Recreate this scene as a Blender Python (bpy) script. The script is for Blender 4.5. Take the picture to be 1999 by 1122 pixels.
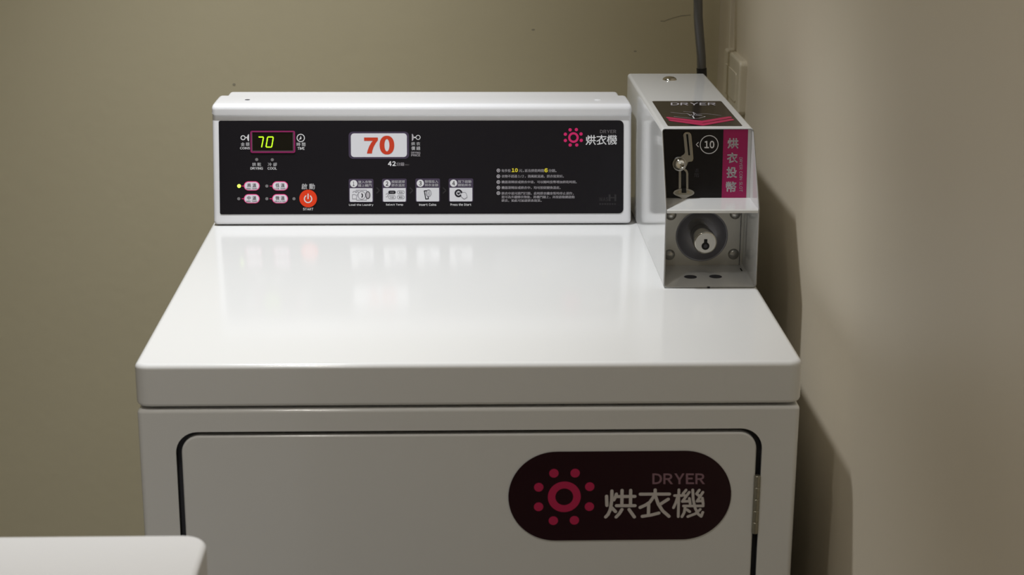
import bpy, bmesh, math
from mathutils import Vector, Matrix
from mathutils.geometry import tessellate_polygon

for o in list(bpy.data.objects):
    bpy.data.objects.remove(o)
SC = bpy.context.scene
COL = SC.collection
H = 0.93                      # height of the dryer's top above the floor (m)

# ------------------------------------------------------------------ camera
FPX, CXP, CYP = 3333.2362, 999.5, 561.0
PITCH, ROLL, YAW = 0.2819, 0.0056, -0.0344
CAM = Vector((-0.0150, -1.6524, 0.5595 + H))


def cam_axes():
    cx, sx, cz, sz = math.cos(PITCH), math.sin(PITCH), math.cos(YAW), math.sin(YAW)
    cy, sy = math.cos(ROLL), math.sin(ROLL)
    fwd = Vector((-sz * cx, cz * cx, -sx))
    right = Vector((cz, sz, 0))
    up = right.cross(fwd)
    return right * cy + up * sy, up * cy - right * sy, fwd


CR, CU, CF = cam_axes()
cd = bpy.data.cameras.new('camera')
cam = bpy.data.objects.new('camera', cd)
COL.objects.link(cam)
cam.matrix_world = Matrix(((CR.x, CU.x, -CF.x, CAM.x), (CR.y, CU.y, -CF.y, CAM.y),
                           (CR.z, CU.z, -CF.z, CAM.z), (0, 0, 0, 1)))
cd.sensor_width = 36.0
cd.lens = FPX / 1999.0 * 36.0
cd.clip_start, cd.clip_end = 0.05, 50
cd.dof.use_dof = True
cd.dof.focus_distance = 2.15
cd.dof.aperture_fstop = 11
SC.camera = cam

# ------------------------------------------------------------------ world, lights, exposure
w = bpy.data.worlds.new('world')
SC.world = w
w.use_nodes = True
w.node_tree.nodes['Background'].inputs[0].default_value = (0.6, 0.6, 0.62, 1)
w.node_tree.nodes['Background'].inputs[1].default_value = 0.0
SC.view_settings.view_transform = 'Standard'
SC.view_settings.look = 'None'
SC.view_settings.gamma = 1
SC.view_settings.use_curve_mapping = False
SC.view_settings.exposure = 0.0

def downlight(x, y, area_w, spot_w, cone, col):
    """a ceiling downlight: a small diffuser plus the hot centre of its beam"""
    a = bpy.data.lights.new('downlight_diffuser', 'AREA')
    a.shape = 'DISK'
    a.size = 0.09
    a.energy = area_w
    a.color = col
    ao = bpy.data.objects.new('downlight_diffuser', a)
    COL.objects.link(ao)
    ao.location = (x, y, H + 1.485)
    s = bpy.data.lights.new('downlight_beam', 'SPOT')
    s.energy = spot_w
    s.color = col
    s.spot_size = math.radians(cone)
    s.spot_blend = 1.0
    s.shadow_soft_size = 0.045
    so = bpy.data.objects.new('downlight_beam', s)
    COL.objects.link(so)
    so.location = (x, y, H + 1.48)


downlight(-0.335, 0.35, 1.5, 90.0, 75, (0.955, 0.975, 1.0))
downlight(-0.320, -0.68, 1.6, 22.0, 92, (1.0, 0.96, 0.89))
downlight(-0.320, -1.90, 3.0, 10.0, 92, (1.0, 0.96, 0.89))  # extra unseen lamp behind the camera, added to brighten the dryer's front


# ------------------------------------------------------------------ materials
def srgb(r, g, b):
    def f(c):
        c /= 255.0
        return c / 12.92 if c <= 0.04045 else ((c + 0.055) / 1.055) ** 2.4
    return (f(r), f(g), f(b), 1)


MATS = {}


def mat(name, col, rough=0.5, metal=0.0, emit=0.0, spec=0.5, bump=0.0, bscale=200.0, bdist=0.001,
        var=0.0, vscale=3.0, coat=0.0):
    m = bpy.data.materials.new(name)
    m.use_nodes = True
    nt = m.node_tree
    p = nt.nodes['Principled BSDF']
    p.inputs['Base Color'].default_value = col
    p.inputs['Roughness'].default_value = rough
    p.inputs['Metallic'].default_value = metal
    p.inputs['Specular IOR Level'].default_value = spec
    p.inputs['Coat Weight'].default_value = coat
    p.inputs['Coat Roughness'].default_value = 0.05
    if emit:
        p.inputs['Emission Color'].default_value = col
        p.inputs['Emission Strength'].default_value = emit
    if bump or var:
        tc = nt.nodes.new('ShaderNodeTexCoord')
    if bump:
        n = nt.nodes.new('ShaderNodeTexNoise')
        n.inputs['Scale'].default_value = bscale
        n.inputs['Detail'].default_value = 4
        nt.links.new(tc.outputs['Object'], n.inputs['Vector'])
        b = nt.nodes.new('ShaderNodeBump')
        b.inputs['Strength'].default_value = bump
        b.inputs['Distance'].default_value = bdist
        nt.links.new(n.outputs['Fac'], b.inputs['Height'])
        nt.links.new(b.outputs['Normal'], p.inputs['Normal'])
    if var:
        n2 = nt.nodes.new('ShaderNodeTexNoise')
        n2.inputs['Scale'].default_value = vscale
        n2.inputs['Detail'].default_value = 5
        nt.links.new(tc.outputs['Object'], n2.inputs['Vector'])
        mx = nt.nodes.new('ShaderNodeMix')
        mx.data_type = 'RGBA'
        mx.inputs[6].default_value = tuple(c * (1 - var) for c in col[:3]) + (1,)
        mx.inputs[7].default_value = tuple(min(1, c * (1 + var)) for c in col[:3]) + (1,)
        nt.links.new(n2.outputs['Fac'], mx.inputs[0])
        nt.links.new(mx.outputs[2], p.inputs['Base Color'])
    MATS[name] = m
    return m


mat('white_enamel', (0.80, 0.80, 0.79, 1), 0.13, spec=0.35, bump=0.02, bscale=90, bdist=0.0006)
mat('washer_enamel', (0.93, 0.93, 0.94, 1), 0.15)
mat('white_plastic', (0.86, 0.86, 0.88, 1), 0.22)
mat('white_powder_coat', (0.73, 0.73, 0.72, 1), 0.09, bump=0.03, bscale=500, bdist=0.0003)
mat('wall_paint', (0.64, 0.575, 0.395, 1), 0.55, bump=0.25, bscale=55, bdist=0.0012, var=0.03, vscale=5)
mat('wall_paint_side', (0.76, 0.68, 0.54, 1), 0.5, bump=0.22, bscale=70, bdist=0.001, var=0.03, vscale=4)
mat('ceiling_paint', (0.55, 0.54, 0.50, 1), 0.8)
mat('floor_tile', (0.16, 0.15, 0.135, 1), 0.45, var=0.1, vscale=6)
mat('panel_black', srgb(24, 22, 27), 0.32, spec=0.35)
mat('plate_black', srgb(20, 18, 22), 0.25, spec=0.4)
mat('badge_maroon', srgb(40, 12, 22), 0.3, spec=0.4)
mat('sticker_black', srgb(30, 24, 24), 0.15)
mat('groove_dark', srgb(62, 62, 68), 0.6)
mat('black_hole', srgb(14, 13, 12), 0.8)
mat('ink_white', (0.78, 0.78, 0.80, 1), 0.4)
mat('ink_grey', srgb(186, 182, 188), 0.4)
mat('ink_dim', srgb(112, 107, 110), 0.4)
mat('ink_faint', srgb(45, 43, 46), 0.4)
mat('ink_faint2', srgb(88, 86, 92), 0.4)
mat('ink_black', srgb(24, 22, 34), 0.4)
mat('ink_outline', srgb(130, 128, 138), 0.4)
mat('ink_badge', srgb(212, 205, 203), 0.4)
mat('ink_badge_grey', srgb(145, 112, 124), 0.4)
mat('ink_magenta', srgb(222, 40, 112), 0.4)
mat('chevron_magenta', srgb(186, 36, 88), 0.3)
mat('ink_badge_magenta', srgb(196, 38, 88), 0.4)
mat('stripe_magenta', srgb(168, 22, 92), 0.3)
mat('ink_pink', srgb(246, 130, 186), 0.4)
mat('ink_red', srgb(206, 62, 34), 0.4)
mat('button_red', srgb(236, 66, 30), 0.3)
mat('ink_yellow', srgb(238, 222, 60), 0.4)
mat('ink_purple', srgb(70, 60, 82), 0.4)
mat('plate_white', (0.76, 0.76, 0.80, 1), 0.35)
mat('button_white', (0.84, 0.80, 0.87, 1), 0.35)
mat('bezel_magenta', srgb(150, 40, 100), 0.3)
mat('bezel_edge', srgb(96, 84, 90), 0.3)
mat('display_glass', srgb(26, 24, 18), 0.12)
mat('segment_green', srgb(170, 225, 30), 0.4, emit=1.1)
mat('led_green', srgb(205, 245, 90), 0.4, emit=1.2)
mat('led_off', srgb(128, 126, 128), 0.3)
mat('steel', (0.52, 0.51, 0.48, 1), 0.3, metal=1.0)
mat('steel_polished', (0.66, 0.63, 0.56, 1), 0.14, metal=1.0)
mat('zinc', (0.72, 0.70, 0.64, 1), 0.4, metal=0.35, var=0.12, vscale=40)
mat('dish_metal', (0.42, 0.42, 0.47, 1), 0.4, metal=0.45, var=0.1, vscale=60)
mat('lock_face', (0.62, 0.61, 0.58, 1), 0.42, metal=0.6)
mat('hinge_steel', (0.36, 0.34, 0.27, 1), 0.45, metal=0.8)
mat('conduit_grey', srgb(80, 78, 75), 0.2, spec=0.8)
mat('rubber_black', srgb(22, 20, 20), 0.5)
mat('outlet_plastic', (0.70, 0.63, 0.48, 1), 0.4)
mat('trunking_paint', (0.72, 0.645, 0.50, 1), 0.5)
mat('crack_brown', (0.38, 0.345, 0.25, 1), 0.9)

EMPTY_BASE = {}


def set_props(o, label=None, cat=None, group=None, kind=None):
    if label: o['label'] = label
    if cat: o['category'] = cat
    if group: o['group'] = group
    if kind: o['kind'] = kind
    return o


def thing(name, label, cat, base, group=None):
    o = bpy.data.objects.new(name, None)
    COL.objects.link(o)
    o.location = base
    o.empty_display_size = 0.05
    EMPTY_BASE[o.name] = Vector(base)
    return set_props(o, label, cat, group)


# ------------------------------------------------------------------ mesh builder
class MB:
    def __init__(self):
        self.v, self.f, self.m, self.names = [], [], [], []

    def mi(self, name):
        if name not in self.names: self.names.append(name)
        return self.names.index(name)

    def add(self, pts, faces, m):
        b = len(self.v)
        self.v += [Vector(p) for p in pts]
        k = self.mi(m)
        for f in faces:
            self.f.append([b + i for i in f])
            self.m.append(k)

    def stack(self, loops, m, cap0=True, cap1=True, closed=True):
        n = len(loops[0])
        pts = [p for l in loops for p in l]
        fs = []
        for a in range(len(loops) - 1):
            for i in range(n if closed else n - 1):
                j = (i + 1) % n
                fs.append((a * n + i, a * n + j, (a + 1) * n + j, (a + 1) * n + i))
        if cap0: fs.append(tuple(reversed(range(n))))
        if cap1: fs.append(tuple((len(loops) - 1) * n + i for i in range(n)))
        self.add(pts, fs, m)

    def fill(self, loops, m):
        tri = tessellate_polygon([[Vector(p) for p in l] for l in loops])
        self.add([p for l in loops for p in l], [tuple(t) for t in tri], m)

    def box(self, x0, x1, y0, y1, z0, z1, m):
        self.stack([[(x0, y0, z), (x1, y0, z), (x1, y1, z), (x0, y1, z)] for z in (z0, z1)], m)

    def tube(self, path, r, m, n=12, cap=True):
        path = [Vector(p) for p in path]
        rs = r if isinstance(r, (list, tuple)) else [r] * len(path)
        loops, ref = [], None
        for i, p in enumerate(path):
            t = (path[min(i + 1, len(path) - 1)] - path[max(i - 1, 0)])
            t.normalize()
            if ref is None:
                ref = Vector((1, 0, 0)) if abs(t.x) < 0.9 else Vector((0, 1, 0))
            a = (ref - t * ref.dot(t)).normalized()
            ref = a
            b = t.cross(a)
            loops.append([p + (a * math.cos(k * 2 * math.pi / n) + b * math.sin(k * 2 * math.pi / n)) * rs[i]
                          for k in range(n)])
        self.stack(loops, m, cap, cap)

    def lathe(self, c, axis, prof, m, n=32, cap0=True, cap1=True):
        """prof = [(distance along axis, radius)]"""
        c, t = Vector(c), Vector(axis).normalized()
        a = (Vector((0, 0, 1)) if abs(t.z) < 0.9 else Vector((1, 0, 0))).cross(t).normalized()
        b = t.cross(a)
        self.stack([[c + t * d + (a * math.cos(k * 2 * math.pi / n) + b * math.sin(k * 2 * math.pi / n)) * max(r, 1e-5)
                     for k in range(n)] for d, r in prof], m, cap0, cap1)

    def build(self, name, parent=None, smooth=35, label=None, solid=0.0, weld=False):
        me = bpy.data.meshes.new(name)
        base = Vector((0, 0, 0))
        q = parent
        while q is not None:
            if q.name in EMPTY_BASE: base = EMPTY_BASE[q.name]
            q = q.parent
        me.from_pydata([tuple(p - base) for p in self.v], [], self.f)
        for nm in self.names: me.materials.append(MATS[nm])
        me.polygons.foreach_set('material_index', self.m)
        bm = bmesh.new()
        bm.from_mesh(me)
        if weld: bmesh.ops.remove_doubles(bm, verts=bm.verts, dist=1e-6)
        if weld: bmesh.ops.recalc_face_normals(bm, faces=bm.faces)
        bm.to_mesh(me)
        bm.free()
        o = bpy.data.objects.new(name, me)
        COL.objects.link(o)
        if parent is not None: o.parent = parent
        if smooth:
            me.shade_smooth()
            me.set_sharp_from_angle(angle=math.radians(smooth))
        if solid:
            s = o.modifiers.new('sheet', 'SOLIDIFY')
            s.thickness = solid
            s.offset = -1
        if smooth:
            wn = o.modifiers.new('normals', 'WEIGHTED_NORMAL')
            wn.keep_sharp = True
        if label: o['label'] = label
        return o


def rr(x0, x1, y0, y1, r, n=6):
    """rounded rectangle, counter-clockwise from bottom left; r = one radius or (bl, br, tr, tl)"""
    r = r if isinstance(r, (tuple, list)) else (r,) * 4
    out = []
    for (cx, cy, a0, k) in ((x0 + r[0], y0 + r[0], 180, 0), (x1 - r[1], y0 + r[1], 270, 1),
                            (x1 - r[2], y1 - r[2], 0, 2), (x0 + r[3], y1 - r[3], 90, 3)):
        for i in range(n + 1):
            a = math.radians(a0 + 90 * i / n)
            out.append((cx + r[k] * math.cos(a), cy + r[k] * math.sin(a)))
    return out


def fillet(r, n=5, down=False):
    """(inset, height) pairs of a quarter round"""
    return [(r * (1 - math.cos(math.radians(90 * i / n))), r * math.sin(math.radians(90 * i / n))) for i in range(n + 1)]


def slab(mb, x0, x1, y0, y1, z0, z1, rad, top, bot, m):
    """horizontal rounded slab with filleted top and bottom edges"""
    lv = [(i, z0 + bot - h) for i, h in reversed(fillet(bot))] if bot else [(0, z0)]
    lv += [(i, z1 - top + h) for i, h in fillet(top)] if top else [(0, z1)]
    R_ = rad if isinstance(rad, (tuple, list)) else (rad,) * 4
    mb.stack([[(p[0], p[1], z) for p in rr(x0 + i, x1 - i, y0 + i, y1 - i, tuple(max(r - i, 1e-4) for r in R_))]
              for i, z in lv], m)


# ------------------------------------------------------------------ printing on flat faces
class Face:
    """a flat face of the place; places of the artwork on it are read off the photograph"""

    def __init__(self, o, u, v):
        self.o, self.u, self.v = Vector(o), Vector(u).normalized(), Vector(v).normalized()
        self.n = self.u.cross(self.v).normalized()

    def at(self, px, py):
        d = CR * ((px - CXP) / FPX) - CU * ((py - CYP) / FPX) + CF
        t = (self.o - CAM).dot(self.n) / d.dot(self.n)
        q = CAM + d * t - self.o
        return Vector((q.dot(self.u), q.dot(self.v)))

    def p3(self, uv, h):
        return self.o + self.u * uv[0] + self.v * uv[1] + self.n * h


class Art(MB):
    def __init__(self, face, size=None):
        super().__init__()
        self.fc = face
        self.k = size                       # metres per artwork unit

    def prism(self, uv, m, h, t):
        n = len(uv)
        if t <= 0:
            self.add([self.fc.p3(q, h) for q in uv], [tuple(range(n))], m)
            return
        self.stack([[self.fc.p3(q, h) for q in uv], [self.fc.p3(q, h + t) for q in uv]], m, False, True)

    def poly(self, pts, m, h=2e-4, t=0):
        uv = [self.fc.at(*p) for p in pts]
        a = sum(uv[i].x * uv[(i + 1) % len(uv)].y - uv[(i + 1) % len(uv)].x * uv[i].y for i in range(len(uv)))
        if a < 0: uv.reverse()
        tri = tessellate_polygon([[Vector((q.x, q.y, 0)) for q in uv]])
        self.add([self.fc.p3(q, h + t) for q in uv], [tuple(x) for x in tri], m)
        if t > 0: self.stack([[self.fc.p3(q, h) for q in uv], [self.fc.p3(q, h + t) for q in uv]], m, False, False)

    def rect(self, x0, y0, x1, y1, r, m, h=2e-4, t=0):
        a, b = self.fc.at(x0, y1), self.fc.at(x1, y0)
        r = r * self.k
        r = min(r, abs(b.x - a.x) / 2 - 1e-6, abs(b.y - a.y) / 2 - 1e-6)
        self.prism(rr(a.x, b.x, a.y, b.y, r, 6) if r > 1e-5 else [(a.x, a.y), (b.x, a.y), (b.x, b.y), (a.x, b.y)], m, h, t)

    def frame(self, x0, y0, x1, y1, r, wd, m, h=2e-4, t=0):
        a, b = self.fc.at(x0, y1), self.fc.at(x1, y0)
        r, wd = r * self.k, wd * self.k
        o = rr(a.x, b.x, a.y, b.y, r, 6)
        i = rr(a.x + wd, b.x - wd, a.y + wd, b.y - wd, max(r - wd, 1e-4), 6)
        self.ringloops(o, i, m, h, t)

    def ringloops(self, o, i, m, h, t):
        if t > 0:
            self.stack([[self.fc.p3(q, h) for q in o], [self.fc.p3(q, h + t) for q in o],
                        [self.fc.p3(q, h + t) for q in i], [self.fc.p3(q, h) for q in i]], m, False, False)
        else:
            self.stack([[self.fc.p3(q, h) for q in o], [self.fc.p3(q, h) for q in i]], m, False, False)

    def circ(self, c, r, n=28, ry=None):
        ry = ry or r
        return [(c[0] + r * math.cos(2 * math.pi * k / n), c[1] + ry * math.sin(2 * math.pi * k / n)) for k in range(n)]

    def disc(self, x, y, r, m, h=2e-4, t=0, ry=None, n=28):
        self.prism(self.circ(self.fc.at(x, y), r * self.k, n, ry * self.k if ry else None), m, h, t)

    def ring(self, x, y, r, wd, m, h=2e-4, t=0, n=36):
        c = self.fc.at(x, y)
        self.ringloops(self.circ(c, r * self.k, n), self.circ(c, (r - wd) * self.k, n), m, h, t)

    def stroke(self, pts, wd, m, h=2e-4, cap=True, t=0):
        """a round-ended pen stroke through the points"""
        uv = [self.fc.at(*p) for p in pts]
        r = wd * self.k / 2
        for i in range(len(uv) - 1):
            d = uv[i + 1] - uv[i]
            if d.length < 1e-7: continue
            a = math.atan2(d.y, d.x)
            ns = 6 if cap else 1
            lp = [(uv[i + 1].x + r * math.cos(a - math.pi / 2 + math.pi * k / ns),
                   uv[i + 1].y + r * math.sin(a - math.pi / 2 + math.pi * k / ns)) for k in range(ns + 1)]
            lp += [(uv[i].x + r * math.cos(a + math.pi / 2 + math.pi * k / ns),
                    uv[i].y + r * math.sin(a + math.pi / 2 + math.pi * k / ns)) for k in range(ns + 1)]
            self.prism(lp, m, h + 2e-6 * i, t)

    def text(self, s, x0, y0, x1, y1, m, h=2e-4, bold=0.02, rot=0, lines=1, keep=False):
        """writing stretched into the box (x0, y0)-(x1, y1)"""
        if all(ord(ch) < 127 for ch in s):
            pts, tris = latin(s, bold)
        else:
            me = text_mesh(s, 0)                         # weight by overprinting, as the strokes are dense
            pts, tris = [], []
            for ox, oy in ((0, 0), (bold, 0), (-bold, 0), (0, bold), (0, -bold)) if bold > .019 else ((bold, 0), (-bold, 0)):
                b = len(pts)
                pts += [(q.co.x + ox, q.co.y + oy) for q in me.vertices]
                tris += [tuple(b + i for i in p.vertices) for p in me.polygons]
        xs = [q[0] for q in pts]
        ys = [q[1] for q in pts]
        ax, bx, ay, by = min(xs), max(xs), min(ys), max(ys)
        src, pts = pts, []
        for q in src:
            fx, fy = (q[0] - ax) / (bx - ax), (q[1] - ay) / max(by - ay, 1e-6)
            if rot:                                    # reading downwards
                fx, fy = fy, 1 - fx
            pts.append(self.fc.p3(self.fc.at(x0 + fx * (x1 - x0), y1 + fy * (y0 - y1)), h))
        self.add(pts, tris, m)


TEXTS = {}


def text_mesh(s, bold):
    if (s, bold) in TEXTS: return TEXTS[(s, bold)]
    c = bpy.data.curves.new('writing', 'FONT')
    c.body = s
    c.size = 1
    c.resolution_u = 3
    c.offset = bold
    o = bpy.data.objects.new('writing', c)
    COL.objects.link(o)
    bpy.context.view_layer.update()
    me = bpy.data.meshes.new_from_object(o.evaluated_get(bpy.context.evaluated_depsgraph_get()))
    bpy.data.objects.remove(o)
    bpy.data.curves.remove(c)
    TEXTS[(s, bold)] = me
    return me


def latin(s, bold):
    """grotesque capitals and numerals: the wide forms of the letters, set close"""
    pts, tris, x = [], [], 0.0
    for ch in s:
        if ch == ' ':
            x += .36
            continue
        if ch == 'I':
            wd, b = .10 + bold, len(pts)
            pts += [(x, -bold), (x + wd, -bold), (x + wd, .733 + bold), (x, .733 + bold)]
            tris.append((b, b + 1, b + 2, b + 3))
            x += wd + .10
            continue
        me = text_mesh(chr(ord(ch) + 0xFEE0), bold)
        co = [(q.co.x, q.co.y) for q in me.vertices]
        x0, x1, b = min(c[0] for c in co), max(c[0] for c in co), len(pts)
        pts += [(c[0] - x0 + x, c[1]) for c in co]
        tris += [tuple(b + i for i in p.vertices) for p in me.polygons]
        x += x1 - x0 + .09
    return pts, tris


def sun_logo(a, cx, cy, ro, ri, dots, rd, m, h):
    a.ring(cx, cy, ro, ro - ri, m, h)
    for x, y in dots: a.disc(x, y, rd, m, h)


# strokes of the big rounded lettering, in units of 1/8.33 artwork unit from its corner
GLYPHS = [
    (52, [[(200, 565), (205, 715)], [(287, 480), (283, 640), (262, 780), (225, 860), (185, 902)],
          [(360, 530), (345, 575), (318, 625)], [(290, 755), (345, 815)],
          [(372, 570), (660, 568)], [(452, 470), (448, 715)], [(592, 470), (588, 715)], [(360, 718), (662, 718)],
          [(450, 780), (410, 845), (355, 902)], [(565, 780), (652, 902)]]),
    (52, [[(990, 462), (990, 530)], [(748, 532), (1222, 530)], [(980, 550), (905, 660), (830, 710), (745, 748)],
          [(885, 690), (880, 865)], [(780, 892), (920, 872), (1050, 838)],
          [(990, 550), (1040, 690), (1110, 800), (1215, 892)], [(1203, 612), (1080, 690)]]),
    (44, [[(1376, 460), (1365, 897)], [(1305, 555), (1425, 555)], [(1350, 590), (1325, 670), (1288, 752)],
          [(1492, 465), (1440, 528), (1490, 575)], [(1543, 500), (1432, 650), (1535, 645)], [(1545, 600), (1560, 690)],
          [(1707, 465), (1662, 525), (1712, 565)], [(1765, 500), (1672, 645), (1758, 640)], [(1757, 595), (1770, 690)],
          [(1600, 462), (1608, 620), (1640, 760), (1690, 855), (1738, 892), (1764, 825)],
          [(1450, 722), (1770, 722)], [(1478, 730), (1462, 830), (1425, 897)], [(1505, 782), (1552, 815)],
          [(1722, 778), (1640, 850), (1520, 895)]]),
]


def big_lettering(a, x0, y0, sx, sy, wscale, m, h):
    for wd, strokes in GLYPHS:
        for q, st in enumerate(strokes):
            a.stroke([(x0 + p[0] * sx, y0 + p[1] * sy) for p in st], wd * wscale, m, h + 1.5e-5 * q)


# ================================================================== THE SETTING
XW, YB, XL, YF, ZC = 0.3945, 0.9855, -1.75, -3.3, H + 1.5


def struct(name, mb, **k):
    o = mb.build(name, None, smooth=0, **k)
    o['kind'] = 'structure'
    return o


m = MB(); m.box(XL - .1, XW + .1, YF - .1, YB + .1, -0.1, 0, 'floor_tile'); struct('floor', m)
m = MB(); m.box(XL - .1, XW + .1, YF - .1, YB + .1, ZC, ZC + .1, 'ceiling_paint'); struct('ceiling', m)
m = MB(); m.box(XL, XW, YB, YB + .1, 0, ZC, 'wall_paint'); wall_back = struct('wall_back', m)
m = MB(); m.box(XW, XW + .1, YF - .1, YB + .1, 0, ZC, 'wall_paint_side'); struct('wall_right', m)
m = MB(); m.box(XL - .1, XL, YF - .1, YB + .1, 0, ZC, 'wall_paint_side'); struct('wall_left', m)
m = MB(); m.box(XL, XW, YF - .1, YF, 0, ZC, 'wall_paint'); struct('wall_front', m)

# hairline crack and chips in the paint of the back wall
wb = Face((0, YB, H), (1, 0, 0), (0, 0, 1))
a = Art(wb, 2.75 / FPX)
a.stroke([(1290, 41), (1297, 41.5), (1305, 38), (1318, 34), (1330, 31), (1348, 29.5)], 1.6, 'crack_brown', 2e-4)
a.disc(1240, 100, 3, 'crack_brown', 2e-4, ry=1.4)
a.disc(457, 165, 3, 'crack_brown', 2e-4, ry=2.4)
a.disc(1041, 58, 3.4, 'crack_brown', 2e-4, ry=1.5)
a.build('paint_crack', wall_back, smooth=0, label='hairline crack and small chips in the paint')

# ================================================================== DRYER
dryer = thing('clothes_dryer', 'white coin-operated clothes dryer with black control panel and maroon door badge',
              'dryer', (0, 0.37, 0))

# lid
m = MB(); slab(m, -.343, .343, 0, .75, H - .0455, H, (.015, .015, .006, .006), .006, .004, 'white_enamel')
m.build('top_panel', dryer)

# cabinet with the door opening
ZT, ZB, R = H - .0485, 0.03, .006
m = MB()
lv = [(i, ZT - .004 + h) for i, h in fillet(.004)]
m.stack([[(p[0], p[1], z) for p in rr(-.3415 + i, .3415 - i, i, .745 - i, R)] for i, z in lv], 'white_enamel', False, True)
pl = rr(-.3415, .3415, 0, .745, R)
pl = pl[7:] + pl[:7]                       # starts at the front right corner, ends at the front left corner
m.stack([[(p[0], p[1], ZB) for p in pl], [(p[0], p[1], ZT - .004) for p in pl]], 'white_enamel', False, False, closed=False)
hole = rr(-.3035, .3035, .16, H - .0725, .023, 8)
m.fill([[(-.3415 + R, 0, ZB), (.3415 - R, 0, ZB), (.3415 - R, 0, ZT - .004), (-.3415 + R, 0, ZT - .004)],
        [(p[0], 0, p[1]) for p in hole]], 'white_enamel')
m.stack([[(p[0], 0.0, p[1]) for p in hole], [(p[0], .002, p[1]) for p in hole]], 'white_enamel', False, False)
m.stack([[(p[0], .002, p[1]) for p in hole], [(p[0], .011, p[1]) for p in hole]], 'groove_dark', False, True)
m.add([(-.335, .015, ZB), (.335, .015, ZB), (.335, .74, ZB), (-.335, .74, ZB)], [(0, 1, 2, 3)], 'groove_dark')
m.box(-.325, .325, .02, .73, ZT, H - .0455, 'groove_dark')
m.build('cabinet', dryer, weld=True)
for sx in (-.3, .3):
    for y in (.05, .69):
        m = MB()
        m.lathe((sx, y, 0), (0, 0, 1), [(0, .022), (.012, .022), (.014, .010), (.03, .010)], 'rubber_black', 16)
        m.build('levelling_foot', dryer)

# door
m = MB()
lv = [(0, .0105), (0, .003)] + [(i, .003 - h) for i, h in fillet(.0025)]
dl = []
for i, y in lv:
    dl.append([(p[0], y, p[1]) for p in rr(-.298 + i, .298 - i, .166 + i, H - .0770 - i, .019 - i, 8)])
m.stack(dl, 'white_enamel', True, True)
door = m.build('door', dryer, weld=True)
m = MB()
hx, hz0, hz1 = .3003, H - .191, H - .125
r0 = .0034
prof = []
for q in range(5):
    z0 = hz0 + (hz1 - hz0) * q / 5
    z1 = hz0 + (hz1 - hz0) * (q + 1) / 5
    prof += [(z0 + .0002, r0 - .0005), (z0 + .0007, r0), (z1 - .0007, r0), (z1 - .0002, r0 - .0005)]
m.lathe((hx, .0005, 0), (0, 0, 1), prof, 'hinge_steel', 16)
m.build('hinge', door, label='bare steel hinge knuckle')

df = Face((0, 0, H), (1, 0, 0), (0, 0, 1))
DK = 1.86 / FPX
a = Art(df, DK)
c0, c1 = df.at(992.4, 967), df.at(1427, 967)
zt, zb = df.at(1200, 880.5).y, df.at(1200, 1053.5).y
hw, hh = (c1.x - c0.x) / 2, (zt - zb) / 2
cx, cy = (c0.x + c1.x) / 2, (zt + zb) / 2
a.prism(rr(cx - hw, cx + hw, cy - hh, cy + hh, hh - 1e-5, 18), 'badge_maroon', 0, 4e-4)
sun_logo(a, 1101.5, 969, 31, 16.8,
         [(1010 + x / 7.014, 890 + y / 7.014) for x, y in
          ((500, 232), (790, 230), (990, 415), (985, 688), (780, 875), (492, 880), (290, 690), (292, 423))], 8.9,
         'ink_badge_magenta', 6e-4)
a.text('DRYER', 1273.4, 923.4, 1376, 944.2, 'ink_badge_grey', 6e-4, .024)
big_lettering(a, 1160, 900, 1 / 8.33, 1 / 8.33, 1 / 8.33, 'ink_badge', 6e-4)
a.build('badge', door, smooth=0, label='dark maroon pill badge with pink sun emblem and white lettering')

# console housing: a profile along X, ends rounded
CX0, CX1 = -.3384, .2221
prof = [(.5825, .0015), (.5795, .0035), (.5790, .0065), (.6075, .1435), (.6070, .1446), (.6058, .1450), (.6048, .1458),
        (.6046, .1525), (.6050, .1550), (.6068, .1575), (.6098, .1592), (.6140, .1600), (.6400, .1600), (.6780, .1592),
        (.6800, .1575), (.6800, .0015)]


def inset(poly, d):
    n, out = len(poly), []
    for i in range(n):
        p0, p1, p2 = Vector(poly[i - 1]), Vector(poly[i]), Vector(poly[(i + 1) % n])
        e1, e2 = (p1 - p0).normalized(), (p2 - p1).normalized()
        n1, n2 = Vector((e1.y, -e1.x)), Vector((e2.y, -e2.x))     # inward for a clockwise profile
        b = n1 + n2
        k = d / max(0.35, 1 + n1.dot(n2)) if b.length > 1e-6 else d
        out.append(tuple(p1 + b * k))
    return out


m = MB()
secs = [(x, i) for i, x in [(.0048, CX0), (.0030, CX0 + .0005), (.0014, CX0 + .0016), (.0004, CX0 + .0033), (0, CX0 + .0055),
                            (0, CX1 - .0055), (.0004, CX1 - .0033), (.0014, CX1 - .0016), (.0030, CX1 - .0005), (.0048, CX1)]]
# y grows to the back, the profile runs up the front: clockwise seen from +X, so inward = right of travel
m.stack([[(x, q[0], q[1] + H) for q in inset(prof, i)] for x, i in secs], 'white_plastic')
console = m.build('console_housing', dryer, weld=True)
m = MB()
slab(m, -.3275, .2125, .676, .716, H + .0015, H + .1585, .006, .004, 0, 'white_plastic')
m.build('rear_cover', console)
m = MB()
m.lathe((-.2945, .640, H + .1599), (0, 0, 1), [(0, .0034), (.0004, .0034)], 'groove_dark', 16)
m.build('screw_hole', console, label='dark screw hole')
m = MB()
m.lathe((.179, .640, H + .1595), (0, 0, 1), [(0, .0052), (.0008, .005), (.0014, .0035), (.0016, 0.0005)], 'white_plastic', 16)
m.build('screw_cap', console)

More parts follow.
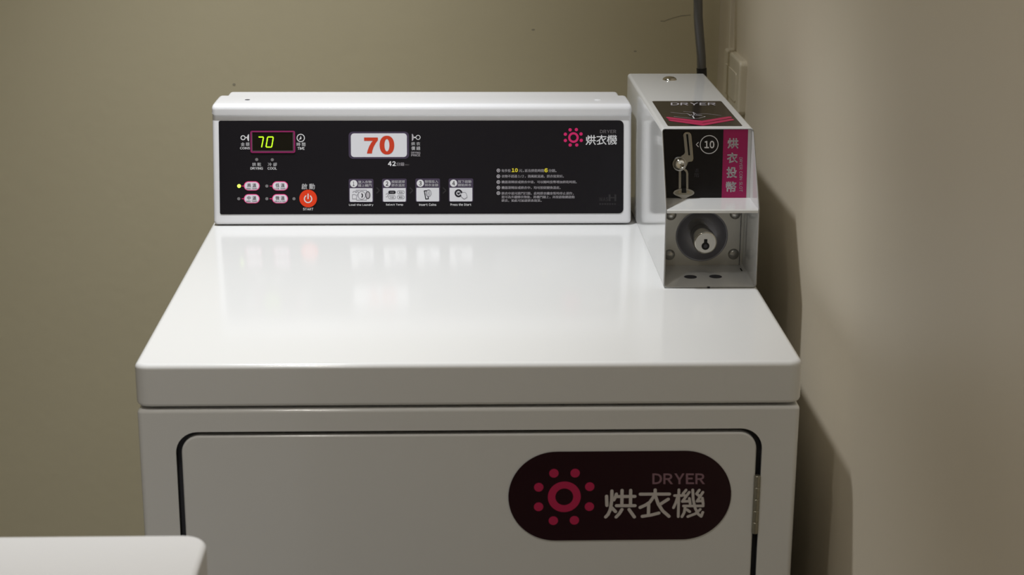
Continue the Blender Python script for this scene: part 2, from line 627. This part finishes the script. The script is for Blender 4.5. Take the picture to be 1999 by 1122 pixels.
# control panel face (tilted)
slope = Vector((0, .6075 - .5790, .1435 - .0065)).normalized()
pf = Face((0, .5790, H + .0065), (1, 0, 0), slope)
PK = 2.39 / FPX
a = Art(pf, PK)
q0, q1 = pf.at(429.5, 418.4), pf.at(1217.3, 235)
a.prism(rr(q0.x, q1.x, q0.y, q1.y, (.0025, .006, .006, .0025), 6), 'panel_black', 0, 6e-4)
HP = 8e-4
# coins icon and captions round the display
a.ring(474.6, 268.8, 4.6, 1.7, 'ink_white', HP)
a.rect(477.6, 267.3, 482.4, 269.6, 0, 'ink_white', HP)
a.poly([(486.2, 262)] + [(486.2 - 3.6 * math.sin(math.radians(t)), 268.8 - 7 * math.cos(math.radians(t))) for t in range(10, 180, 20)]
       + [(486.2, 275.6)], 'ink_white', HP)
a.text('金 額', 470.3, 277.7, 487.2, 285, 'ink_white', HP, .02)
a.text('COINS', 468.6, 286.9, 488, 291.4, 'ink_white', HP, .02)
a.ring(587.2, 269.2, 7.6, 1.5, 'ink_white', HP)
a.poly([(587.1, 264.8), (588.6, 269.4), (588.2, 271.2), (584.6, 272.4), (583.2, 272.6), (585.8, 269.6)], 'ink_white', HP)
a.text('時 間', 579.1, 278, 596.3, 285.4, 'ink_white', HP, .02)
a.text('TIME', 580.9, 287.1, 594.5, 292.2, 'ink_white', HP, .02)
a.text('烘 乾', 492.4, 317.2, 509.9, 324.3, 'ink_white', HP, .02)
a.text('DRYING', 489, 326, 513.2, 331, 'ink_white', HP, .02)
a.text('冷 卻', 523, 317.2, 540.5, 324.3, 'ink_white', HP, .02)
a.text('COOL', 522.6, 326, 540.5, 331, 'ink_white', HP, .02)
a.text('啟 動', 588.6, 358.2, 614.7, 369.6, 'ink_white', HP, .02)
a.text('START', 591.6, 405.5, 611.6, 410.4, 'ink_white', HP, .025)
for x0, x1, y in ((472, 477, 363), (526.5, 532, 363), (472, 477, 387.8), (526.5, 532, 387.8)):
    a.rect(x0, y - .8, x1, y + .8, 0, 'ink_magenta', HP)
# captions round the price plate
a.text('42', 757.4, 314.6, 772.6, 323.9, 'ink_white', HP, .04)
a.text('分鐘', 773.6, 316.7, 789.2, 323.9, 'ink_grey', HP, .015)
a.text('(mins)', 790, 319.4, 798.6, 323.2, 'ink_dim', HP, .01)
a.poly([(804, 261.5)] + [(804 + 3.6 * math.sin(math.radians(t)), 268.1 - 7 * math.cos(math.radians(t))) for t in range(10, 180, 20)]
       + [(804, 274.8)], 'ink_grey', HP)
a.rect(807.8, 267, 812.4, 269.4, 0, 'ink_white', HP)
a.ring(816.2, 268.1, 4.5, 1.2, 'ink_white', HP)
a.text('烘 衣', 802.8, 277, 820.3, 283.8, 'ink_white', HP, .02)
a.text('價 錢', 802.8, 285.5, 820.3, 293.1, 'ink_white', HP, .02)
a.text('DRYING', 802.8, 296, 820.5, 300, 'ink_grey', HP, .012)
a.text('PRICE', 802.8, 301, 820.3, 305.1, 'ink_grey', HP, .012)
# arrows between the instruction cards
for x in (738, 803, 867.5):
    a.stroke([(x - 3, 366), (x + 3, 371.6), (x - 3, 377.4)], 2.2, 'ink_faint', HP, False)
# emblem and name
sun_logo(a, 1119.4, 268.4, 9.9, 5.8, [(1080 + x / 13.33, 240 + y / 13.33) for x, y in
         ((438, 178), (600, 172), (722, 285), (728, 452), (612, 572), (440, 572), (315, 455), (315, 292))], 3.1,
         'ink_magenta', HP)
a.text('DRYER', 1171.1, 253.4, 1203, 260, 'ink_dim', HP, .02)
big_lettering(a, 1143.4 - 158 * .0371, 263.2 - 440 * .0401, .0371, .0401, .037, 'ink_white', HP)
# faint maker's mark, bottom right
a.text('WAS', 1169.5, 385, 1187, 392.5, 'ink_faint', HP, .03)
a.text('H', 1188, 379.5, 1203, 392.5, 'ink_faint', HP, .04)
for q in range(7): a.rect(1170 + q * 4.8, 396.4, 1173.2 + q * 4.8, 399.6, 0, 'ink_faint', HP)
panel = a.build('control_panel', console, smooth=0, label='glossy black control panel with white lettering')


def P(name, art, label=None):
    # pieces let into the panel are its companions under the console housing
    return art.build(name, console, smooth=0, label=label)


# seven-segment display
a = Art(pf, PK)
a.rect(493, 257.6, 571.6, 294.4, 1.5, 'display_glass', HP, 2e-4)
a.frame(489.4, 255.2, 576.2, 298.4, 3.5, 2.6, 'bezel_magenta', HP, 1.0e-3)
a.frame(491.9, 256.9, 573, 295.4, 2, 1.3, 'bezel_edge', HP, 7e-4)
hs = HP + 4e-4


def seg(p, q): a.stroke([p, q], 2.1, 'segment_green', hs)


seg((505.8, 267.4), (513.6, 267.4)); seg((514.4, 268.6), (513.1, 276.2)); seg((512.7, 278.2), (511, 286.6))
seg((523.6, 267.3), (532.6, 267.3)); seg((522.4, 268.6), (521.3, 276.2)); seg((520.9, 278.2), (519.6, 285.8))
seg((533.5, 268.6), (532.4, 276.2)); seg((532, 278.2), (530.7, 285.8)); seg((520.6, 287), (529.7, 287))
P('digital_display', a, 'small dark display in a magenta bezel showing a green 70')

# price plate
a = Art(pf, PK)
a.rect(680.9, 256.8, 798.4, 310, 8, 'ink_purple', HP, 1e-4)
a.rect(685.3, 260.2, 794.2, 306.5, 6, 'plate_white', HP + 1e-4, 2e-4)
hs = HP + 5e-4
px = lambda x, y: (670 + x / 11.218, 240 + y / 11.218)
a.poly([px(*q) for q in ((458, 318), (760, 318), (760, 378), (712, 440), (668, 520), (640, 600), (628, 668), (520, 668),
                         (535, 600), (570, 510), (615, 430), (648, 390), (458, 390))], 'ink_red', hs)
c = pf.at(*px(958, 485))
s = PK / 11.218 * 1.0
a.ringloops([(c.x + s * 153 * math.copysign(abs(math.cos(t)) ** .9, math.cos(t)), c.y + s * 1.045 * 187 * math.copysign(abs(math.sin(t)) ** .9, math.sin(t)))
             for t in [2 * math.pi * k / 40 for k in range(40)]],
            [(c.x + s * 52 * math.cos(t), c.y + s * 1.045 * 124 * math.sin(t)) for t in [2 * math.pi * k / 40 for k in range(40)]],
            'ink_red', hs, 0)
P('price_plate', a, 'white rounded price plate with a red 70')

# buttons
for zh, en, x0, y0 in (('高 溫', 'HIGH TEMP', 476.2, 353.7), ('低 溫', 'LOW TEMP', 531.4, 353.7),
                       ('中 溫', 'MED TEMP', 476.2, 378.6), ('微 溫', 'DELICATES', 531.4, 378.6)):
    a = Art(pf, PK)
    x1, y1 = x0 + 31, y0 + 18.4
    a.rect(x0, y0, x1, y1, 9.1, 'ink_magenta', HP, 2e-4)
    a.rect(x0 + .6, y0 + .6, x1 - .6, y1 - .6, 8.5, 'ink_pink', HP + 2e-4, 2e-4)
    a.rect(x0 + 1.9, y0 + 1.9, x1 - 1.9, y1 - 1.9, 7.2, 'button_white', HP + 4e-4, 2e-4)
    a.text(zh, x0 + 6.6, y0 + 4, x1 - 6.6, y0 + 11.3, 'ink_black', HP + 8e-4, .012)
    a.text(en, x0 + 5.2, y0 + 12.9, x1 - 5.2, y0 + 15.5, 'ink_black', HP + 8e-4, .02)
    P('temperature_button', a, 'white pill button with magenta rim reading ' + en)
a = Art(pf, PK)
a.disc(601.8, 387.3, 16.4, 'button_red', HP, 8e-4, n=40)
c = (601.6, 388)
a.stroke([(c[0] + 7.2 * math.sin(math.radians(t)), c[1] - 7.2 * math.cos(math.radians(t))) for t in range(38, 325, 13)], 2.0,
         'ink_white', HP + 1e-3)
a.stroke([(601.6, 378.6), (601.6, 387.6)], 2.0, 'ink_white', HP + 1e-3)
P('start_button', a, 'round orange-red start button with white power symbol')

for x, y, on in ((501.3, 311.3, 0), (531.7, 311.7, 0), (466.9, 363, 1), (466.3, 387.8, 0), (521.1, 363, 0), (521.1, 387.8, 0),
                 (574, 387.8, 0)):
    a = Art(pf, PK)
    a.disc(x, y, 3.5 if on else 2.9, 'led_green' if on else 'led_off', HP, 5e-4, n=20)
    P('indicator_light', a, 'lit yellow-green indicator light' if on else None)

# instruction cards
CARDS = [(683, 367.2, '1', '放入衣物', '關上機門', 'Load the Laundry', 681.4, 728.9),
         (748, 366.8, '2', '按鈕選擇', '烘衣溫度', 'Select Temp', 753.2, 787.1),
         (813, 366.4, '3', '慢慢投入', '烘衣金額', 'Insert Coins', 818.2, 851.7),
         (877.8, 366.3, '4', '按下啟動', '開始烘衣', 'Press the Start', 879.3, 920)]
for x0, yb, num, l1, l2, cap, cx0, cx1 in CARDS:
    a = Art(pf, PK)
    x1, dy = x0 + 44.1, yb - 366.8
    a.rect(x0 - 1.8, yb - 18.2, x1 + 1.8, yb + 27.6, 3, 'ink_purple', HP)
    a.rect(x0, yb, x1, yb + 26.6, 2, 'plate_white', HP + 1.5e-4)
    a.rect(x0, yb, x1, yb + 6, 0, 'plate_white', HP + 1.8e-4)
    a.disc(x0 + 7.6, yb - 8.8, 6.8, 'ink_white', HP + 1.5e-4)
    a.text(num, x0 + (5.9 if num == '1' else 5.1), yb - 13, x0 + (9 if num == '1' else 10.1), yb - 4.6, 'ink_black', HP + 3e-4, .018)
    a.text(l1, x0 + 16.3, yb - 15, x0 + 42.4, yb - 9.4, 'ink_white', HP + 1.5e-4, .008)
    a.text(l2, x0 + 16.3, yb - 8.1, x0 + 42.4, yb - 2.6, 'ink_white', HP + 1.5e-4, .008)
    a.text(cap, cx0, yb + 30.4, cx1, yb + 35.2, 'ink_white', HP, .022)
    hd = HP + 3e-4
    if num == '1':
        g = lambda x, y: (670 + x / 15.377, 340 + y / 15.377 + dy)
        S = lambda pts, wd=.8, mm='ink_outline': a.stroke([g(*q) for q in pts], wd, mm, hd)
        S([(385, 545), (385, 470), (700, 470), (700, 530)]); S([(400, 720), (400, 768), (700, 768), (700, 720)])
        S([(290, 540), (330, 500), (390, 540), (440, 500), (470, 560), (430, 600), (440, 660)]); S([(275, 610), (275, 735), (400, 735), (400, 620), (330, 600), (275, 610)])
        S([(555 + 110 * math.cos(t), 625 + 120 * math.sin(t)) for t in [k * math.pi / 8 for k in range(17)]])
        S([(560, 580), (580, 610), (580, 650), (562, 680)], 2.0, 'ink_black')
        cc = pf.at(*g(740, 620))
        a.prism([(cc.x + PK * 4.6 * math.cos(k * math.pi / 12), cc.y + PK * 7.2 * math.sin(k * math.pi / 12)) for k in range(24)], 'ink_black', hd, 0)
        a.prism([(cc.x + PK * 3.2 * math.cos(k * math.pi / 12), cc.y + PK * 5.8 * math.sin(k * math.pi / 12)) for k in range(24)], 'ink_grey', hd + 1e-4, 0)
    elif num == '2':
        g = lambda x, y: (670 + x / 15.377, 340 + y / 15.377)
        for bx, by in ((1355, 490), (1618, 487), (1355, 635), (1618, 635)):
            p0, p1 = g(bx, by), g(bx + 222, by + 108)
            if bx == 1355 and by == 490:
                a.rect(p0[0], p0[1], p1[0], p1[1] - .4, 3.4, 'ink_black', hd)
            else:
                a.frame(p0[0], p0[1], p1[0], p1[1], 3.4, .7, 'ink_outline', hd)
        for s_, bx, by, mm in (('高溫', 1410, 520, 'ink_grey'), ('低溫', 1675, 520, 'ink_black'), ('中溫', 1410, 668, 'ink_black'), ('微溫', 1672, 668, 'ink_black')):
            p0, p1 = g(bx, by), g(bx + 108, by + 44)
            a.text(s_, p0[0], p0[1], p1[0], p1[1], mm, hd + 1e-4, .01)
        a.stroke([g(*q) for q in ((1285, 600), (1330, 570), (1375, 590), (1340, 630), (1330, 670), (1285, 680))], .8, 'ink_outline', hd)
    elif num == '3':
        g = lambda x, y: (800 + x / 15.377, 340 + y / 15.377)
        a.stroke([g(*q) for q in ((510, 490), (435, 500), (480, 745), (560, 735), (545, 670))], 1.8, 'ink_black', hd)
        a.stroke([g(565 + 78 * math.cos(t), 570 + 105 * math.sin(t)) for t in [k * math.pi / 8 for k in range(17)]], .9, 'ink_outline', hd)
        a.stroke([g(550 + 52 * math.cos(t), 565 + 88 * math.sin(t)) for t in [k * math.pi / 8 for k in range(17)]], .7, 'ink_outline', hd)
        p0, p1 = g(528, 525), g(575, 605)
        a.text('10', p0[0], p0[1], p1[0], p1[1], 'ink_black', hd, .01)
    else:
        g = lambda x, y: (800 + x / 15.377, 340 + y / 15.377)
        p0 = g(1462, 570)
        a.ring(p0[0], p0[1], 7.4, 3.2, 'ink_black', hd)
        a.disc(p0[0], p0[1], 2.5, 'ink_black', hd)
        a.stroke([(p0[0], p0[1] - 4.4), (p0[0], p0[1] - 1)], 1.1, 'plate_white', hd + 1e-4)
        hand = [(1500, 540), (1535, 575), (1600, 545), (1660, 545), (1700, 590), (1720, 690), (1630, 745), (1550, 680), (1540, 620)]
        a.poly([g(*q) for q in hand], 'plate_white', hd + 1.5e-4)
        a.stroke([g(*q) for q in hand], .8, 'ink_outline', hd + 2e-4)
    P('instruction_card', a, 'small purple-headed step card numbered ' + num)

# instruction notice
a = Art(pf, PK)
for y in (332.6, 344, 355.2, 366, 376.8):
    a.ring(972.9, y, 3.4, 1.2, 'ink_grey', HP)
    a.disc(972.9, y, 1.3, 'ink_grey', HP)
T = lambda s_, x0, y0, x1, y1, mm='ink_grey', bo=.018: a.text(s_, x0, y0, x1, y1, mm, HP, bo)
T('每多投', 978.9, 329.9, 997, 336); T('10', 998.8, 328.3, 1010.9, 335.9, 'ink_yellow', .05)
T('元，', 1012.6, 330.2, 1022.6, 336); T('延長烘乾時間', 1024.4, 329.9, 1061.6, 336)
T('6', 1062.6, 328.2, 1069.3, 336.2, 'ink_yellow', .05); T('分鐘。', 1070.6, 329.9, 1086.1, 336)
T('衣物不超過１/２，熱風較流通，烘衣效果好。', 979, 340.9, 1100.5, 346.9)
T('機器運轉前或烘衣中途，可以隨時投幣增加烘乾時間。', 979, 352.3, 1125.8, 357.9)
T('機器運轉前或烘衣中，均可按鈕變換溫度。', 979, 363.3, 1094.2, 369.1)
T('烘衣中途可將門打開，此時烘衣機會暫時停止運作，', 979, 374.4, 1119.5, 380.2)
T('您可為外翻轉衣物後，將機門關上，再按啟動鍵啟動', 979, 381.6, 1121.5, 387.2)
T('烘衣，如此可加速烘衣效果。', 979, 388.6, 1057.3, 394.1)
P('instruction_notice', a, 'five grey lines of printed instructions with two yellow numbers')

# ================================================================== COIN BOX
box = thing('coin_box', 'white metal coin box standing on the right side of the dryer top', 'coin box', (.2846, .5, H))
BX0, BX1, BT = .2295, .3398, .1785


def front_y(z):
    pts = [(0, .2725), (.0945, .2750), (.1785, .3375)]
    for (z0, y0), (z1, y1) in zip(pts, pts[1:]):
        if z <= z1: return y0 + (y1 - y0) * (z - z0) / (z1 - z0)
    return pts[-1][1]


cs = []
rc = .0042
for (cx_, cz_, a0) in ((BX0 + rc, rc, 180), (BX1 - rc, rc, 270), (BX1 - rc, BT - rc, 0), (BX0 + rc, BT - rc, 90)):
    arc = [(cx_ + rc * math.cos(math.radians(a0 + 15 * i)), cz_ + rc * math.sin(math.radians(a0 + 15 * i))) for i in range(7)]
    cs += arc
    if a0 == 270: cs += [(BX1, z) for z in (.03, .06, .0880, .0930, .0945, .0960, .102, .14)]
    if a0 == 90: cs += [(BX0, z) for z in (.14, .102, .0960, .0945, .0930, .0880, .06, .03)]
m = MB()
m.stack([[(x, y if y is not None else front_y(z), z + H + .0004) for x, z in cs] for y in (None, .37, .5, .6, .745)], 'white_powder_coat', False, True)
m.v = [Vector(v) for v in m.v]
hs_ = m.build('housing', box, solid=.0017, weld=True)
# ledge between the two compartments, bent down a little at its front
m = MB()
zl = H + .0940
m.stack([[(x, .2738, zl - .0035), (x, .2735, zl - .0005), (x, .2750, zl + .0006), (x, .352, zl + .0006), (x, .352, zl - .0010),
          (x, .2755, zl - .0010), (x, .2752, zl - .0035)] for x in (BX0 + .0017, BX1 - .0017)], 'white_powder_coat')
m.build('ledge', box)

# face plate of the upper compartment
YP = .3260
ff = Face((0, YP, H), (1, 0, 0), (0, .09, 1))
FK = 2.07 / FPX
a = Art(ff, FK)
zt_, zb_ = .1770, .0950
a.prism([(BX0 + .0018, zb_), (.3338, zb_), (.3338, zt_), (BX0 + .0018, zt_)], 'plate_black', 0, 4e-4)
e0, e1 = ff.at(1412.3, 257).x, ff.at(1408.6, 385).x
ex = (e0 + e1) / 2
a.prism([(.3338, zb_), (BX1 - .0018, zb_), (BX1 - .0018, zt_), (.3338, zt_)], 'white_powder_coat', 0, 2e-4)
a.prism([(e1, zb_), (.3338, zb_), (.3338, zt_), (e0, zt_)], 'stripe_magenta', 4e-4, 1e-4)
HF = 7e-4
a.ring(1384.2, 282, 18, 1.5, 'ink_white', HF)
a.text('10', 1374.9, 274.6, 1394.4, 289.3, 'ink_white', HF, .03)
a.stroke([(1363.2, 277.6), (1359, 282), (1363.2, 286.2)], 1.3, 'ink_white', HF)
for ch, x0, y0, x1, y1 in (('烘', 1420, 269.2, 1441.5, 289.9), ('衣', 1419, 297.5, 1439.9, 318.2),
                           ('投', 1418, 325.4, 1438.5, 347), ('幣', 1417, 354, 1437.4, 374.9)):
    a.text(ch, x0, y0, x1, y1, 'ink_white', HF, .024)
a.text('DRYER COIN SLOT', 1443.2, 307, 1449.2, 374, 'ink_grey', HF, .0, rot=1)
a.text('退', 1356, 329, 1364, 336, 'ink_faint2', HF, .0)
a.text('幣', 1355, 337.5, 1365, 346, 'ink_faint2', HF, .0)
plate = a.build('face_plate', box, smooth=0, label='black face plate with a magenta stripe of vertical white lettering')

# coin slot fitting
z1c = lambda x, y: (1280 + x / 7.0125, 240 + y / 7.0125)
a = Art(ff, FK)
arm = [(378, 175), (384, 150), (402, 132), (428, 128), (455, 133), (473, 150), (480, 175), (494, 330), (506, 480), (500, 508),
       (480, 522), (440, 532), (425, 580), (410, 560), (330, 460), (345, 450), (380, 430), (398, 400)]
uv_o = [tuple(ff.at(*z1c(*q))) for q in arm]
sl = [(413, 150), (440, 150), (468, 440), (444, 440)]
uv_s = [tuple(ff.at(*z1c(*q))) for q in sl]
a.fill([[ff.p3(q, .0022) for q in uv_o], [ff.p3(q, .0022) for q in uv_s]], 'steel')
a.stack([[ff.p3(q, 4e-4) for q in uv_o], [ff.p3(q, .0022) for q in uv_o]], 'steel', False, False)
a.stack([[ff.p3(q, .0006) for q in uv_s], [ff.p3(q, .0022) for q in uv_s]], 'black_hole', True, False)
a.stroke([z1c(*q) for q in arm[:11]], 1.6, 'steel_polished', .0022)
# the two rails below the button and the dark chute between them
a.rect(*z1c(345, 640), *z1c(415, 950), 0, 'black_hole', 9e-4)
a.stroke([z1c(328, 640), z1c(328, 905)], 4.4, 'steel', 4e-4, t=.0022)
a.stroke([z1c(428, 905), z1c(428, 690), z1c(418, 655), z1c(395, 635)], 4.0, 'steel', 4e-4, t=.0022)
slot = a.build('coin_slot', plate, smooth=0, label='bare steel coin slot fitting')
m = MB()
bc = ff.p3(ff.at(*z1c(322, 557)), 4e-4)
bq = ff.n
m.lathe(bc, bq, [(0, .0090), (.0022, .0090), (.0034, .0083), (.0036, .0072), (.0022, .0064)], 'steel', 32)
bc2 = ff.p3(ff.at(*z1c(330, 560)), 4e-4)
m.lathe(bc2, bq, [(.0015, .0066), (.0040, .0066), (.0054, .0058), (.0060, .0048), (.0054, .0030), (.0044, .0014), (.0042, .0002)], 'steel_polished', 32)
m.build('return_button', plate, label='round polished steel return button')
a = Art(ff, FK)
cup = lambda rx, ry: [(1334 + rx * math.cos(2 * math.pi * k / 28), 375.2 + ry * math.sin(2 * math.pi * k / 28)) for k in range(28)]
a.poly([(1317, 379), (1351, 379), (1339, 385), (1336.5, 388.2), (1331.5, 388.2), (1329, 385)], 'steel', 4e-4, .0045)
a.poly(cup(20.5, 8), 'steel', 4e-4, .0040)
a.poly(cup(17.5, 5.4), 'hinge_steel', .0044, .0002)
a.poly([(1329.6, 366), (1338.6, 366), (1338.6, 375.6), (1329.6, 375.6)], 'black_hole', .0047, .0001)
for x in (1325.5, 1342.5): a.disc(x, 373.6, 2.6, 'steel_polished', .0046, .0012, n=16)
a.build('coin_cup', plate, smooth=0, label='small steel coin cup')

# lower compartment: zinc plate with a dished hole, lock barrel and four rivets
YL = .3660
lf = Face((0, YL, H), (1, 0, 0), (0, 0, 1))
DCX, DCZ, DR = .2868, .0394, .0312
m = MB()
n_ = 48
dish = [(DCX + DR * math.cos(2 * math.pi * k / n_), DCZ + DR * math.sin(2 * math.pi * k / n_)) for k in range(n_)]
out = [(BX0 + .002, .0022), (BX1 - .0018, .0022), (BX1 - .0018, .0950), (BX0 + .002, .0950)]
m.fill([[(x, YL, H + z) for x, z in out], [(x, YL, H + z) for x, z in dish]], 'zinc')
m.box(.3340, .3347, YL - .0006, YL, H + .0022, H + .0950, 'groove_dark')
m.build('lock_plate', box, smooth=0, label='bare zinc-plated lock plate')
m = MB()
m.lathe((DCX, YL, H + DCZ), (0, 1, 0), [(-.0008, DR + .0008), (-.0012, DR), (-.0006, DR - .001), (.004, DR - .0022), (.010, DR - .006), (.014, DR - .012), (.015, .006)],
        'dish_metal', 48, False, True)
m.build('lock_dish', box, label='dark dished metal recess round the lock')
m = MB()
LC = (.2832, .3095, H + .0455)
m.lathe((LC[0], LC[1], LC[2]), (0, 1, 0),
        [(0, .0122), (.0002, .0130), (.0010, .0138), (.0020, .0140), (.018, .0140), (.0185, .0128), (.020, .0124), (.022, .0124), (.040, .0124), (.0405, .0126),
         (.046, .0126), (.071, .0126)], 'steel_polished', 40, False, True)
m.lathe((LC[0], LC[1], LC[2]), (0, -1, 0), [(-.0002, .0122), (0.0001, .0121)], 'lock_face', 40, False, True)
lock = m.build('lock_barrel', box, label='shiny steel lock barrel with a keyhole')
m = MB()
kf = Face((LC[0], LC[1], LC[2] - .004), (1, 0, 0), (0, 0, 1))
lp = []
for k in range(25):
    t = math.radians(115 + 310 * k / 24)
    lp.append((.0047 * math.cos(t), .0047 * math.sin(t)))
lp += [(.0020, .0085), (-.0020, .0085)]
m.add([kf.p3(q, .0004) for q in lp], [tuple(range(len(lp)))], 'black_hole')
m.lathe(kf.p3((0, 0), 0), (0, -1, 0), [(.0004, .0024), (.0007, .0022), (.0007, .0012)], 'groove_dark', 20, False, True)
m.build('keyhole', lock, smooth=0, label='dark keyhole')
for x, z in ((.2480, .0661), (.3268, .0672), (.2478, .0158), (.3268, .0163)):
    m = MB()
    m.lathe((x, YL, H + z), (0, -1, 0), [(0, .0068), (.0008, .0067), (.0020, .0058), (.0030, .0042), (.0035, .0022), (.0036, .0003)], 'steel', 24, False, True)
    m.build('rivet', box)
# floor holes and the little notches
for x, y in ((.2671, .3135), (.2976, .3145)):
    m = MB()
    m.lathe((x, y, H + .0022), (0, 0, 1), [(0, .0077), (.0002, .0077)], 'groove_dark', 24, False, True)
    m.build('drain_hole', box, smooth=0, label='dark round hole in the compartment floor')
for b in ((.3327, .3343, .339, .351, H + .0021, H + .0024), (.2815, .2845, .2717, .2732, H + .0002, H + .0020)):
    m = MB()
    m.box(*b, 'black_hole')
    m.build('notch', box, smooth=0, label='small black notch in the sheet metal')
m = MB()
m.lathe((.2826, .692, H + BT), (0, 0, 1), [(0, .0098), (.0008, .0098), (.0028, .0086), (.0042, .0060), (.0048, .0028), (.0049, .0003)], 'steel_polished', 28, False, True)
m.build('screw', box, label='chrome domed screw')

# sticker on its top
tf = Face((0, 0, H + BT + .0004), (1, 0, 0), (0, 1, 0))
TK = 2.25 / FPX
a = Art(tf, TK)
a.prism(rr(.2388, .3284, .3490, .5205, .003, 4), 'sticker_black', 0, 2e-4)
g = lambda x, y: (1265 + x / 9.995, 190 + y / 9.995)
HT = 4e-4
b0, b1 = g(445, 108), g(1325, 158)
a.text('DRYER', b0[0], b0[1], b1[0], b1[1], 'ink_grey', HT, .01)
for off in (0, 1):
    dy = 46 * off
    dx = 40 * off
    a.poly([g(345 + dx, 388 + dy), g(395 + dx, 388 + dy), g(1050 + dx * .6, 462 + dy * 1.1), g(1570 + dx, 378 + dy), g(1620 + dx, 380 + dy),
            g(1640 + dx, 405 + dy), g(1050 + dx * .6, 508 + dy * 1.1), g(385 + dx, 420 + dy)], 'chevron_magenta', HT + 3e-5 * off)
S = lambda pts, wd=1.2, mm='ink_grey': a.stroke([g(*q) for q in pts], wd, mm, HT, cap=False)
S([(440, 295), (690, 325), (760, 320), (830, 355), (870, 350)]); S([(690, 280), (880, 295), (940, 330), (1150, 325), (1430, 360)])
S([(500, 380), (760, 405), (900, 420), (1000, 412), (1070, 390), (1110, 385)]); S([(880, 300), (905, 340), (880, 355), (960, 360), (1050, 355)], 1.6)
S([(870, 368), (900, 415)], 2.2, 'ink_white'); S([(930, 340), (1000, 350), (1060, 360)], 1.6); S([(790, 330), (820, 360), (850, 340)], 1.2)
a.disc(*g(1105, 383), 1.7, 'ink_white', HT)
a.build('top_sticker', box, smooth=0, label='black top sticker with pink chevrons and white lettering')

# ================================================================== CONDUIT, OUTLET, TRUNKING
co = thing('cable_conduit', 'dark grey cable conduit rising up the back wall behind the coin box', 'conduit', (.34, .78, H))
path = []
for z, x, y in ((.020, .3475, .774), (.10, .3440, .776), (.176, .3397, .780), (.2, .3382, .780), (.23, .3345, .780), (.255, .3318, .780),
                (.2783, .3308, .780), (.32, .3302, .783), (.40, .330, .80), (.52, .330, .86), (.70, .330, .93), (.85, .330, .962), (1.0, .330, .976),
                (1.25, .330, .978), (1.5, .330, .978)):
    path.append((x, y, H + z))
m = MB(); m.tube(path, .0066, 'conduit_grey', 16)
cnd = m.build('sleeve', co, smooth=60)
m = MB()
m.tube([(.3442, .776, H + .095), (.3397, .780, H + .176), (.3393, .780, H + .1815)], .0073, 'rubber_black', 16)
m.build('end_boot', co, smooth=60, label='black rubber end of the conduit')

ou = thing('wall_outlet', 'cream outlet box on the right wall beside the coin box', 'outlet', (XW, .79, H + .122))
m = MB()
oy0, oy1, oz0, oz1 = .718, .860, H + .1220, H + .2000
lv = [(0, XW), (0, XW - .0075)] + [(i, XW - .0075 - h) for i, h in fillet(.0035)]
m.stack([[(x, p[0], p[1]) for p in rr(oy0 + i, oy1 - i, oz0 + i, oz1 - i, .008 - i * .9, 6)] for i, x in lv], 'outlet_plastic', True, True)
m.build('cover', ou, weld=True)
m = MB()
m.stack([[(x, p[0], p[1]) for p in rr(.740 + i, .838 - i, H + .138 + i, H + .180 - i, .003, 4)] for x, i in ((XW - .0105, 0), (XW - .0122, .0004))], 'outlet_plastic', True, True)
m.build('socket_insert', ou, weld=True)

m = MB()
m.stack([[(x, y, z) for x, y in ((XW, .851), (XW - .0045, .851), (XW - .0055, .852), (XW - .0055, .871), (XW - .0045, .873), (XW, .873))]
         for z in (H + .2000, ZC)], 'trunking_paint')
o = m.build('cable_trunking', None, smooth=0)
set_props(o, 'thin wall-coloured cable trunking running up from the outlet box', 'cable trunking')

# ================================================================== NEIGHBOURING MACHINE
ws = thing('washing_machine', 'white machine top cut off at bottom left in front of the dryer', 'washing machine', (-.55, -.75, 0))
m = MB(); slab(m, -.895, -.2087, -1.09, -.4115, H - .045, H, (.014, .014, .020, .014), .005, .004, 'washer_enamel')
m.build('top_panel', ws)
m = MB(); slab(m, -.893, -.2110, -1.087, -.4140, .02, H - .048, .008, .003, 0, 'washer_enamel')
m.box(-.88, -.225, -1.07, -.43, H - .05, H - .044, 'groove_dark')
m.build('cabinet', ws)
for x in (-.86, -.245):
    for y in (-1.05, -.45):
        m = MB()
        m.lathe((x, y, 0), (0, 0, 1), [(0, .022), (.012, .022), (.014, .010), (.022, .010)], 'rubber_black', 16)
        m.build('levelling_foot', ws)
